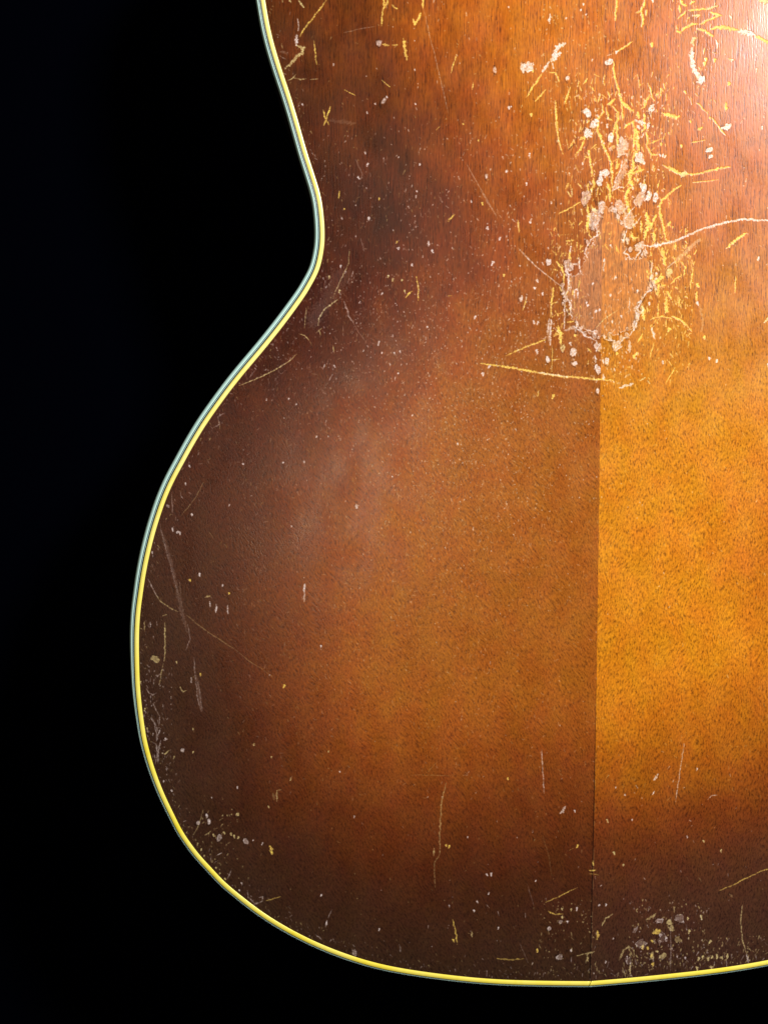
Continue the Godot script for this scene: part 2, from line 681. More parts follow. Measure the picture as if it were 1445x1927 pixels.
func draw_wear() -> void:
	wear_upper_left()
	wear_upper_right()
	wear_bare_patch()
	wear_and_sheen_waist()
	wear_lower_left()
	wear_bottom()
	wear_fine()


func wear_upper_left() -> void:
	frame(480, 0, 4.1286)
	scratch("y", 3, [555, 0, 520, 50, 470, 110, 430, 165, 390, 215, 350, 285])
	scratch("w", 2, [330, 140, 340, 200, 335, 240])
	scratch("w", 6, [325, 270, 320, 350])
	scratch("p", 6, [320, 350, 375, 370, 365, 415, 310, 460, 235, 535])
	scratch("y", 2.5, [458, 315, 465, 390, 480, 500])
	scratch("p", 2, [255, 625, 295, 605, 318, 578])
	scratch("p", 2, [300, 605, 355, 618, 400, 612])
	scratch("p", 1.5, [430, 620, 490, 615])
	scratch("p", 5, [340, 0, 360, 30, 378, 55])
	scratch("p", 4, [270, -20, 280, 20])
	scratch("p", 4, [210, -20, 215, 15])
	faint("w", 2, [690, 255, 780, 232, 850, 218, 930, 205], 0.35)
	scratch("y", 5, [1000, -20, 995, 40])
	scratch("y", 3, [1005, 20, 990, 90, 982, 200])
	scratch("y", 4, [1030, -10, 1012, 60])
	scratch("y", 4, [1065, 35, 1085, 55, 1105, 65])
	scratch("y", 5, [1285, 100, 1270, 140, 1240, 185, 1225, 145])
	scratch("y", 5, [1150, 300, 1160, 370, 1180, 470])
	chip(965, 335, 5, 7)
	scratch("y", 5, [990, 345, 1040, 352])
	scratch("y", 5, [1070, 352, 1105, 350])
	scratch("y", 2, [985, 625, 1048, 678])
	scratch("y", 1.6, [695, 700, 780, 745])
	chip(995, 795, 4, 7, "w", 0.5, 0.6)
	dots("w", 3, [1025, 760, 370, 815, 935, 812, 870, 880, 1245, 812, 1240, 545, 1240, 320, 610, 505])
	scratch("y", 3, [585, 830, 555, 920, 535, 975])
	scratch("y", 2.5, [530, 855, 550, 930, 575, 975])
	scratch("y", 4, [1300, -20, 1305, 60])
	faint("w", 1.6, [1305, 60, 1320, 110, 1350, 250, 1400, 450, 1445, 650, 1480, 800, 1500, 890], 0.5)
	faint("w", 8, [580, 940, 690, 950, 780, 960], 0.16)
	faint("w", 6, [195, 400, 250, 420], 0.25)
	faint("w", 3, [190, 430, 240, 460], 0.4)
	frame(440, 0, 2.89)
	faint("w", 2, [665, 870, 700, 950, 690, 980])
	dots("w", 4, [733, 1190, 725, 900, 715, 835, 680, 970, 895, 1355, 1080, 1370, 1055, 1325])
	dots("w", 3, [895, 860, 1380, 1245, 1010, 900, 1290, 1100, 995, 1045, 590, 1190])
	dots("y", 3, [1330, 770, 1245, 680, 600, 1138, 790, 1085, 885, 1320])
	scratch("y", 2.2, [1210, 295, 1180, 400])
	scratch("y", 2.5, [1300, 450, 1295, 490])
	scratch("y", 1.8, [1120, 690, 1100, 710])
	scratch("y", 1.8, [1165, 1210, 1200, 1170])
	scratch("y", 2.5, [575, 1040, 570, 1080])
	faint("w", 1.4, [1260, 890, 1310, 980, 1370, 1080, 1430, 1190], 0.5)
	chip(1370, 960, 3, 5)
	chip(1420, 380, 3, 5)
	faint("w", 2, [690, 1300, 710, 1370], 0.4)


func wear_upper_right() -> void:
	frame(945, 0, 5.78)
	scratch("y", 4, [1240, -30, 1235, 110, 1228, 220])
	scratch("w", 4, [520, 150, 505, 220, 515, 250])
	scratch("w", 9, [680, 470, 600, 520, 570, 600, 530, 670])
	scratch("w", 7, [645, 575, 590, 600, 560, 660])
	scratch("w", 6, [510, 670, 480, 720, 435, 785])
	scratch("w", 6, [545, 690, 555, 745])
	scratch("y", 3.4, [430, 800, 340, 930, 260, 1060])
	scratch("y", 3.5, [515, 790, 570, 790, 600, 840, 615, 890])
	scratch("d", 2, [250, 1075, 240, 1130], 0.6)
	scratch("y", 3, [215, 1145, 202, 1175])
	scratch("y", 3, [470, 980, 420, 1040, 355, 1105])
	chip(265, 730, 12, 10, "w", 0.75)
	scratch("y", 3.2, [575, 1090, 585, 1250, 595, 1440])
	scratch("y", 2.5, [740, 940, 710, 1040, 670, 1140])
	scratch("y", 3, [925, 850, 880, 915])
	scratch("y", 2, [820, 790, 795, 830])
	chip(705, 860, 3, 5, "w", 0.9)
	dots("y", 4, [315, 1255, 330, 775])
	dots("w", 3, [88, 1170, 975, 655, 910, 160, 690, 200, 855, 110, 880, 50, 70, 75])
	scratch("y", 3.5, [1410, 450, 1330, 510, 1260, 555])
	dots("w", 5, [1240, 575])
	chip(1160, 680, 7, 5, "w", 0.85, -0.5)
	scratch("w", 3, [1140, 605, 1185, 590])
	scratch("y", 4, [1205, 670, 1215, 800, 1250, 950, 1300, 1110, 1420, 1215])
	scratch("y", 2.6, [1300, 1110, 1300, 1290])
	scratch("y", 2, [1065, 1020, 1030, 1130])
	scratch("y", 7, [1220, 1080, 1140, 1140])
	scratch("y", 4, [1155, 1010, 1165, 1060])
	scratch("y", 2, [1110, 810, 1095, 910])

	frame(1040, 180, 5.78)
	scratch("y", 3.2, [25, 60, 35, 250, 40, 380, 80, 560, 105, 640])
	scratch("y", 2.5, [150, 0, 125, 100])
	chip(375, 190, 6, 8, "w", 0.9, -0.6)
	chip(445, 310, 6, 9, "w", 0.9, 0.5)
	chip(370, 415, 8, 8, "w", 0.85)
	scratch("y", 4, [345, 470, 315, 550, 270, 620])
	scratch("y", 6, [290, 480, 360, 440])
	scratch("y", 4, [215, 500, 180, 570])
	scratch("y", 4.5, [530, 90, 550, 180, 490, 240, 480, 370, 520, 470, 570, 600, 630, 720, 640, 900, 640, 1000])
	scratch("y", 4, [590, 180, 600, 250, 640, 270])
	scratch("y", 4, [650, 120, 710, 190, 710, 260, 670, 330, 650, 420, 600, 560])
	chip(630, 460, 5, 10, "w", 0.75, 0.4)
	scratch("y", 4.5, [685, 290, 695, 400, 705, 560])
	scratch("y", 5, [720, 0, 760, 90, 860, 170])
	scratch("y", 3, [745, 90, 755, 270])
	scratch("y", 4, [880, 280, 820, 310, 770, 360])
	scratch("y", 8, [920, 190, 930, 250])
	scratch("w", 7, [890, 270, 940, 285, 1000, 310])
	scratch("y", 5, [985, 200, 990, 300, 1000, 360, 960, 400])
	dots("w", 6, [1030, 335, 930, 350])
	scratch("y", 3, [960, 145, 1000, 120, 1030, 20])
	scratch("y", 4, [985, 30, 1000, 120])
	chip(1080, 140, 4, 9, "w", 0.95, 0.3)
	scratch("p", 2.5, [1065, 180, 1065, 250])
	scratch("y", 8, [1185, 195, 1260, 220, 1330, 240, 1370, 230])
	scratch("y", 5, [870, 290, 890, 400, 880, 520, 870, 570])
	scratch("y", 6, [900, 370, 920, 440, 915, 530, 930, 590])
	scratch("y", 3, [850, 430, 845, 480])
	scratch("w", 3, [985, 410, 960, 465])
	scratch("y", 4, [1005, 400, 1025, 480, 1020, 570, 1060, 640, 1060, 690])
	scratch("y", 3, [1030, 530, 1110, 500, 1180, 470])
	scratch("y", 4, [1060, 650, 1130, 650])
	dots("w", 4, [1160, 650, 1210, 670, 1190, 660, 320, 745])
	chip(755, 575, 11, 15, "w", 0.55)
	chip(740, 490, 4, 8, "w", 0.7)
	chip(940, 690, 7, 11, "w", 0.75, -0.3)
	scratch("w", 12, [790, 700, 760, 830, 700, 940, 660, 1010], 0.55)
	scratch("w", 3, [750, 700, 735, 800, 690, 890, 640, 1040])
	scratch("w", 3, [640, 1040, 720, 1000, 760, 1000])
	scratch("y", 4, [700, 700, 690, 790, 720, 740])
	scratch("y", 4, [680, 860, 700, 830])
	scratch("y", 7, [860, 700, 870, 780, 830, 850, 840, 940, 870, 1010])
	scratch("y", 6, [830, 850, 920, 830, 980, 810])
	scratch("y", 5, [940, 830, 920, 760])
	scratch("y", 6, [870, 580, 900, 620, 860, 690])
	chip(555, 840, 8, 8, "w", 0.85)
	chip(510, 925, 5, 10, "w", 0.85, 0.3)
	scratch("y", 3, [490, 1000, 470, 1100])
	scratch("y", 4, [380, 600, 405, 720, 420, 880])
	scratch("y", 5, [440, 900, 450, 980, 410, 1050])
	scratch("y", 3, [340, 660, 400, 690])
	chip(350, 1110, 9, 13, "w", 0.5)
	scratch("y", 2.6, [300, 1160, 200, 1220, 60, 1290])
	scratch("y", 3, [270, 960, 310, 1010])
	scratch("y", 3, [370, 970, 385, 1040])
	scratch("y", 2.5, [155, 960, 135, 1020])
	scratch("p", 2.5, [210, 1010, 200, 1110])
	scratch("y", 6, [590, 950, 620, 1060, 620, 1150])
	scratch("y", 5, [370, 1190, 390, 1300, 380, 1440])
	scratch("y", 7, [420, 1210, 460, 1270])
	chip(450, 1340, 9, 18, "w", 0.45)
	chip(530, 1220, 6, 12, "w", 0.5)
	scratch("y", 6, [840, 1000, 790, 1090, 800, 1150, 830, 1280])
	chip(730, 1220, 9, 14, "w", 0.5)
	chip(820, 1360, 12, 14, "w", 0.45)
	chip(940, 1130, 8, 14, "w", 0.5, 0.3)
	chip(980, 1000, 6, 9, "w", 0.8, -0.5)
	chip(1040, 1090, 5, 11, "w", 0.9)
	chip(1110, 1110, 5, 8, "w", 0.9)
	scratch("y", 7, [1010, 1280, 1040, 1400, 1060, 1440])
	scratch("y", 4.5, [1120, 1310, 1050, 1420])
	scratch("y", 4, [1390, 980, 1290, 1050, 1180, 1140, 1150, 1200, 1170, 1330, 1200, 1440])
	scratch("y", 5, [1190, 760, 1230, 780])
	scratch("y", 7, [1260, 780, 1310, 820, 1370, 850])
	chip(1415, 860, 6, 5, "p", 0.9)
	scratch("p", 7, [1080, 810, 1090, 770])
	scratch("y", 3, [1110, 880, 1130, 850])
	scratch("y", 2.5, [1150, 940, 1130, 1010])
	scratch("y", 4, [900, 870, 915, 950])
	scratch("y", 4, [980, 930, 1010, 990])
	scratch("d", 3, [160, 600, 230, 530], 0.6)
	scratch("d", 6, [440, 1110, 470, 1190], 0.35)

	frame(945, 0, 2.89)
	scratch("y", 4, [870, 900, 950, 945, 1040, 952, 1110, 935, 1170, 920, 1235, 912])
	scratch("y", 2, [1030, 995, 1100, 990, 1170, 980])
	scratch("y", 2, [1020, 780, 1100, 765])
	scratch("y", 3, [1050, 560, 1110, 615])
	scratch("y", 2.6, [1130, 640, 1210, 740])
	chip(1215, 695, 8, 5, "w", 0.8, -0.4)
	scratch("y", 2.5, [1055, 710, 1080, 695])
	chip(1120, 815, 6, 4, "w", 0.85, -0.4)
	chip(1130, 855, 5, 3, "w", 0.85, -0.3)
	dots("w", 4, [255, 110, 35, 590, 20, 938, 265, 1105, 145, 845, 1245, 330, 130, 1005])
	dots("y", 4, [155, 628, 470, 825, 970, 800, 860, 790])
	scratch("y", 3, [85, 1200, 88, 1270])
	faint("w", 1.6, [85, 1355, 175, 1445], 0.7)

	frame(1195, 0, 5.78)
	scratch("y", 8, [460, 340, 490, 355])
	scratch("y", 4.5, [490, 345, 560, 290, 620, 260, 680, 255])
	scratch("y", 4, [700, 265, 740, 250, 800, 210, 930, 160])
	scratch("y", 5, [820, 130, 870, 150, 940, 165])
	scratch("y", 3, [465, 205, 560, 110])
	scratch("y", 6, [480, 60, 490, 130])
	scratch("y", 4, [580, 110, 700, 100, 770, 95])
	scratch("p", 5, [770, 95, 830, 80, 895, 60])
	scratch("p", 8, [630, 165, 700, 160])
	scratch("y", 5, [570, 195, 590, 190])
	scratch("y", 5, [500, 30, 560, 60])
	scratch("y", 5, [600, 40, 650, 10])
	scratch("y", 6, [490, -10, 520, 50])
	scratch("y", 7, [825, 315, 890, 295, 1000, 300, 1110, 325])
	scratch("w", 9, [1115, 340, 1200, 350, 1300, 380])
	scratch("y", 7, [1310, 400, 1380, 430, 1445, 460, 1520, 500])
	scratch("y", 5, [675, 310, 750, 330, 850, 395])
	scratch("p", 5, [680, 410, 640, 415, 620, 460, 640, 500])
	scratch("w", 9, [620, 520, 615, 640, 635, 740, 680, 830, 715, 880])
	chip(712, 880, 8, 8, "w", 0.85)
	scratch("w", 3, [875, 430, 895, 480, 890, 530])
	scratch("y", 2.5, [755, 520, 740, 590])
	dots("y", 5, [768, 650, 750, 700, 860, 660, 180, 490, 1010, 920])
	scratch("p", 9, [1350, 5, 1450, 15])
	scratch("p", 4, [1010, 640, 1070, 655])
	scratch("y", 4.5, [5, 140, 60, 125, 90, 60, 105, -20])
	scratch("y", 4.5, [65, 120, 80, 200, 70, 290])
	scratch("y", 5, [125, 110, 115, 170])
	scratch("y", 5, [980, 1120, 975, 1210])
	chip(185, 1180, 5, 8, "w", 0.95, 0.4)
	scratch("y", 2.5, [150, 930, 170, 1010, 190, 1080])
	scratch("y", 3, [280, 960, 275, 1050])
	scratch("y", 3, [350, 990, 370, 970])
	scratch("y", 3.5, [60, 1190, 90, 1170, 115, 1100, 150, 1040])
	scratch("y", 2.6, [600, 1060, 610, 1140])
	dots("y", 4, [805, 1290, 590, 1330, 1010, 1380, 230, 1035, 540, 1010])
	scratch("y", 4, [670, 1420, 720, 1390])
	dots("w", 4, [1040, 185, 1315, 770, 1370, 1395, 190, 10])
	scratch("y", 4, [410, -10, 415, 15])


func wear_bare_patch() -> void:
	# the worn-through place on the centre seam, lacquer broken away round it
	frame(1030, 380, 5.78)
	# dull open wood inside
	bare([600, 30, 720, 110, 830, 260, 820, 430, 860, 600, 950, 620, 1060, 590, 1130, 700, 1130, 960, 1060, 1000, 950, 1190, 980, 1260, 900, 1390, 760, 1440, 600, 1470, 440, 1400, 330, 1350, 270, 1260, 240, 1120, 180, 1040, 225, 940, 230, 800, 350, 780, 400, 560, 540, 370, 520, 250])
	# flakes still clinging round the rim
	var ring := [[600, 30], [540, 200], [400, 560], [230, 800], [180, 1040], [240, 1160], [330, 1350], [500, 1420], [640, 1450], [800, 1430], [950, 1300], [960, 1190], [1060, 1000], [1130, 900], [1130, 700], [1010, 560], [860, 520], [820, 350], [760, 140]]
	for k in ring.size():
		for n in 4:
			var e := Vector2(ring[k][0], ring[k][1]).lerp(Vector2(ring[(k + 1) % ring.size()][0], ring[(k + 1) % ring.size()][1]), rng.randf())
			var away := (e - Vector2(680, 820)).normalized() * rng.randf_range(-10.0, 55.0)
			chip(e.x + away.x, e.y + away.y, rng.randf_range(1.5, 4.0), rng.randf_range(2.0, 7.0), "w", rng.randf_range(0.25, 0.7), rng.randf_range(-0.5, 0.5))
	scratch("w", 3, [600, 20, 560, 60, 555, 150, 600, 170])
	scratch("w", 3, [500, 120, 475, 190, 530, 290, 540, 370, 470, 410, 430, 480, 400, 560, 430, 610])
	scratch("w", 3, [350, 620, 340, 690, 360, 780])
	scratch("w", 2.5, [340, 690, 280, 680, 270, 720])
	scratch("w", 3.5, [190, 640, 195, 760, 230, 800, 225, 940, 170, 1040])
	scratch("d", 2, [225, 820, 222, 940], 0.6)
	chip(225, 700, 8, 11, "w", 0.45)
	scratch("w", 2.5, [190, 1050, 180, 1200, 175, 1380])
	scratch("w", 2.5, [200, 1040, 250, 1120, 245, 1220, 270, 1260])
	scratch("w", 6, [180, 1400, 250, 1375, 330, 1350], 0.7)
	scratch("w", 2.5, [330, 1350, 380, 1420, 440, 1400])
	scratch("w", 2.5, [290, 1050, 290, 960, 320, 950, 330, 1060])
	scratch("w", 2.5, [730, 60, 720, 110, 760, 140])
	scratch("w", 3, [940, 60, 880, 130, 830, 200, 840, 270, 900, 290, 960, 230, 1010, 160])
	scratch("d", 2, [590, 150, 580, 240], 0.6)
	scratch("d", 2, [855, 290, 830, 380], 0.6)
	scratch("w", 2.5, [860, 290, 820, 430])
	scratch("w", 2.5, [850, 520, 820, 560, 880, 580, 890, 640])
	chip(1000, 485, 7, 9, "w", 0.6)
	scratch("w", 3, [1010, 520, 950, 620])
	scratch("w", 2.5, [1060, 480, 1060, 590])
	scratch("w", 2.5, [1130, 640, 1120, 780])
	scratch("w", 3, [1140, 880, 1130, 960, 1060, 1000, 1010, 1090, 950, 1190, 980, 1260, 950, 1350, 900, 1390])
	scratch("d", 2.4, [1060, 1020, 1010, 1110], 0.6)
	scratch("w", 3, [620, 640, 600, 720, 610, 760], 0.8)
	scratch("w", 2.5, [885, 1040, 880, 1150, 900, 1190], 0.8)
	dots("w", 4, [730, 830, 490, 895, 680, 1015, 515, 1200, 420, 1100, 610, 640, 690, 490, 560, 1180, 800, 1250, 700, 1310, 970, 980])
	scratch("y", 5, [430, 50, 440, 200, 425, 330])
	scratch("y", 8, [490, 80, 530, 100])
	scratch("y", 4, [200, 430, 280, 420])
	scratch("y", 5, [240, 540, 240, 640])
	scratch("w", 5, [250, 490, 240, 540])
	scratch("y", 4, [95, 655, 150, 720, 180, 800, 175, 890])
	scratch("y", 4, [340, 520, 380, 480])
	scratch("y", 4, [185, 590, 190, 560])
	scratch("y", 3, [395, 300, 400, 340])
	scratch("y", 5, [105, 1215, 110, 1240])
	scratch("y", 8, [95, 1360, 150, 1440])
	scratch("y", 4, [210, 1310, 280, 1300])
	scratch("y", 6, [445, 360, 470, 385])

	frame(900, 550, 3.6125)
	scratch("w", 3, [640, 230, 690, 260, 720, 300, 760, 310, 800, 330])
	scratch("w", 3, [800, 330, 800, 400, 830, 350])
	chip(810, 370, 6, 9, "w", 0.45)
	scratch("w", 3, [860, 320, 920, 330, 930, 380, 985, 310, 1020, 310])
	chip(935, 365, 8, 8, "w", 0.5)
	scratch("w", 6, [1020, 330, 1025, 410], 0.8)
	scratch("w", 2.5, [1060, 240, 1030, 290, 1000, 310])
	scratch("w", 5, [790, 430, 795, 480])
	chip(808, 520, 5, 8, "w", 0.8, -0.4)
	scratch("w", 5, [845, 560, 850, 600])
	scratch("w", 2.5, [930, 400, 980, 360])
	scratch("y", 4.2, [15, 485, 75, 492, 200, 512, 300, 530, 430, 550, 560, 572, 720, 585, 915, 600])
	faint("w", 3, [400, 545, 500, 560, 620, 575], 0.8)
	scratch("y", 3, [185, 435, 270, 395, 360, 355, 455, 325])
	scratch("y", 3.6, [505, -30, 495, 80, 488, 170])
	scratch("w", 3, [480, 180, 465, 290])
	scratch("w", 4, [490, 190, 485, 360])
	faint("w", 8, [478, 200, 478, 330], 0.4)
	scratch("y", 3, [490, 80, 530, 70])
	scratch("y", 1.6, [500, 380, 497, 540])
	scratch("y", 6, [540, 230, 560, 360])
	scratch("y", 5, [510, 300, 545, 270])
	scratch("y", 3, [540, 150, 570, 140])
	chip(572, 380, 4, 6, "p", 0.9)
	chip(645, 415, 5, 9, "w", 0.75)
	chip(650, 485, 5, 5, "w", 0.85)
	chip(470, 460, 4, 5, "w", 0.9)
	scratch("y", 2.2, [500, 460, 548, 455])
	chip(875, 470, 4, 7, "w", 0.85)
	dots("w", 5, [845, 470, 625, 355, 395, 405, 30, 560, 70, 510])
	scratch("y", 2.2, [740, 490, 748, 460])
	scratch("y", 3, [740, 380, 765, 410])
	dots("y", 5, [655, 295, 505, 710, 940, 420, 1055, 440, 1290, 255])
	scratch("y", 3, [1110, 285, 1080, 340])
	scratch("y", 3, [1165, 190, 1200, 172, 1250, 165, 1310, 180])
	scratch("y", 4.5, [1310, 165, 1370, 190, 1415, 225])
	scratch("y", 8, [1110, 100, 1125, 190])
	scratch("w", 5, [1175, 240, 1195, 320])
	scratch("y", 2.4, [1190, 340, 1160, 450])
	scratch("w", 5, [955, 650, 1010, 635, 1050, 620])
	scratch("p", 4, [1100, 600, 1130, 580])
	scratch("p", 4, [1145, 600, 1160, 620])
	scratch("y", 1.8, [1330, 515, 1270, 620])
	scratch("p", 1.8, [795, 245, 850, 185, 940, 125])
	chip(808, 675, 3, 5, "w", 0.9)
	scratch("y", 5, [408, 670, 402, 705])
	scratch("y", 2.6, [325, 40, 300, 125])
	chip(288, 45, 3, 5, "w", 0.7)
	scratch("y", 3, [1290, 470, 1310, 500])
	dots("w", 4, [375, 208, 400, 212, 435, 15, 1250, 480, 740, 95, 795, 130])

	frame(1145, 400, 4.8167)
	scratch("w", 4, [260, 300, 370, 310, 450, 300, 540, 275, 640, 240, 730, 200, 850, 150, 960, 115, 1090, 85, 1200, 65, 1300, 65, 1445, 80, 1560, 110])
	scratch("w", 8, [395, 300, 460, 300])
	scratch("y", 5, [1060, 325, 1150, 250, 1240, 190])
	faint("w", 9, [600, 440, 680, 370, 740, 320, 820, 240], 0.35)
	scratch("w", 2.5, [510, 520, 560, 475, 610, 440], 0.7)
	scratch("y", 9, [410, 640, 450, 610, 495, 585])
	chip(540, 545, 5, 9, "p", 0.8, 0.4)
	scratch("y", 8, [480, 330, 490, 400, 505, 480])
	scratch("y", 5, [530, 340, 515, 380])
	scratch("y", 7, [400, 180, 410, 260])
	scratch("y", 4, [450, 0, 480, 90, 510, 240])
	scratch("y", 7, [340, 10, 350, 130, 315, 240])
	scratch("y", 5, [430, 20, 370, 130])
	scratch("y", 4.5, [285, 80, 290, 190])
	scratch("y", 6, [200, 180, 230, 240])
	scratch("y", 5, [210, 250, 260, 230])
	scratch("y", 4, [130, 260, 150, 190])
	scratch("y", 3, [555, 650, 600, 600, 650, 580])
	scratch("y", 3, [660, 450, 690, 500, 670, 580])
	scratch("y", 4, [770, 450, 760, 480])
	scratch("y", 3, [755, 500, 745, 600, 735, 690])
	scratch("y", 4, [790, 340, 770, 380])
	scratch("y", 4, [725, 390, 715, 410])
	scratch("y", 6, [450, 650, 440, 750])
	scratch("y", 4, [450, 680, 510, 660])
	scratch("y", 4.5, [530, 720, 560, 790])
	scratch("y", 8, [515, 770, 520, 870, 510, 910])
	scratch("y", 4, [630, 770, 630, 850])
	scratch("y", 3, [590, 790, 600, 830])
	scratch("y", 3.5, [445, 830, 440, 940])
	scratch("y", 5, [375, 360, 380, 390])
	scratch("y", 4, [595, 280, 605, 340])
	scratch("y", 5, [430, 500, 450, 530])
	scratch("y", 4, [380, 520, 378, 580])
	scratch("y", 5, [600, 680, 620, 690])
	scratch("y", 5, [795, 720, 790, 800])
	scratch("y", 2.5, [1140, 580, 1135, 730])
	scratch("p", 4, [1440, 945, 1400, 1000])
	dots("y", 6, [540, 1065, 800, 665, 540, 110, 860, 1140, 240, 1290])
	dots("w", 5, [1345, 425, 1440, 1390, 800, 830, 360, 830, 905, 1325, 970, 1350])
	faint("w", 5, [815, 830, 850, 1000, 830, 1080], 0.25)
	scratch("y", 2.5, [590, 1410, 575, 1445])


func wear_and_sheen_waist() -> void:
	frame(400, 400, 2.89)
	faint("w", 42, [700, 330, 660, 420, 620, 480], 0.12)  # wide pale smears: grey sheen by the waist edge, painted into the colour
	faint("w", 30, [620, 480, 560, 560, 540, 610], 0.13)
	faint("w", 20, [750, 320, 720, 390], 0.12)
	scratch("p", 1.7, [745, 200, 740, 280, 700, 360, 665, 440, 655, 475], 0.8)
	scratch("p", 2.4, [680, 475, 610, 525, 580, 575, 575, 615])
	scratch("p", 1.7, [510, 520, 505, 580, 500, 630], 0.8)
	scratch("p", 2, [470, 660, 500, 668, 525, 695])
	faint("p", 1.5, [525, 695, 545, 730])
	scratch("p", 2, [565, 655, 595, 630])
	scratch("p", 2, [580, 635, 588, 670])
	faint("w", 3, [715, 485, 740, 560, 770, 610], 0.55)
	faint("w", 1.5, [770, 610, 800, 660, 840, 710], 0.4)
	scratch("p", 2.4, [655, 725, 662, 765])
	scratch("p", 1.9, [145, 940, 200, 920, 260, 895, 350, 850, 410, 815, 460, 770])
	scratch("y", 2.8, [1108, 350, 1118, 400, 1118, 480])
	scratch("y", 3.5, [1050, 465, 1085, 430])
	scratch("y", 1.8, [1280, 455, 1305, 455])
	scratch("y", 2, [1275, 50, 1310, 15])
	dots("w", 4, [850, 38, 697, 295, 903, 715, 1175, 180, 1195, 215, 1085, 290, 1010, 200, 920, 445, 1165, 628, 1425, 575])
	dots("w", 3, [1008, 878, 1085, 1105, 1333, 1260, 800, 490, 565, 1220, 630, 1218, 665, 838, 965, 830, 990, 770, 1020, 760, 920, 765, 820, 755, 978, 1437, 170, 1370, 385, 1360, 500, 1357, 415, 1015, 455, 1045, 295, 1018])
	dots("p", 4, [955, 350, 1045, 430, 690, 430, 635, 355, 980, 370, 1030, 370])
	scratch("w", 1.8, [635, 915, 655, 880], 0.8)
	scratch("w", 2, [745, 360, 735, 385], 0.8)
	scratch("w", 2, [765, 320, 755, 350], 0.8)
	scratch("w", 1.8, [600, 855, 612, 825])
	faint("w", 2, [805, 140, 825, 215], 0.4)
	scratch("w", 2, [0, 1175, 40, 1150, 30, 1110, 70, 1090], 0.5)
	scratch("w", 1.6, [200, 900, 235, 855], 0.6)
	frame(900, 350, 2.89)
	scratch("w", 1.8, [215, 340, 300, 430, 400, 510, 465, 560], 0.85)
	chip(380, 415, 5, 6, "w", 0.85)
	dots("w", 5, [50, 235, 320, 520, 305, 558, 115, 290, 75, 425, 280, 200])
	dots("y", 4, [137, 490, 20, 100])
	faint("w", 2.2, [10, 30, 95, 165], 0.4)


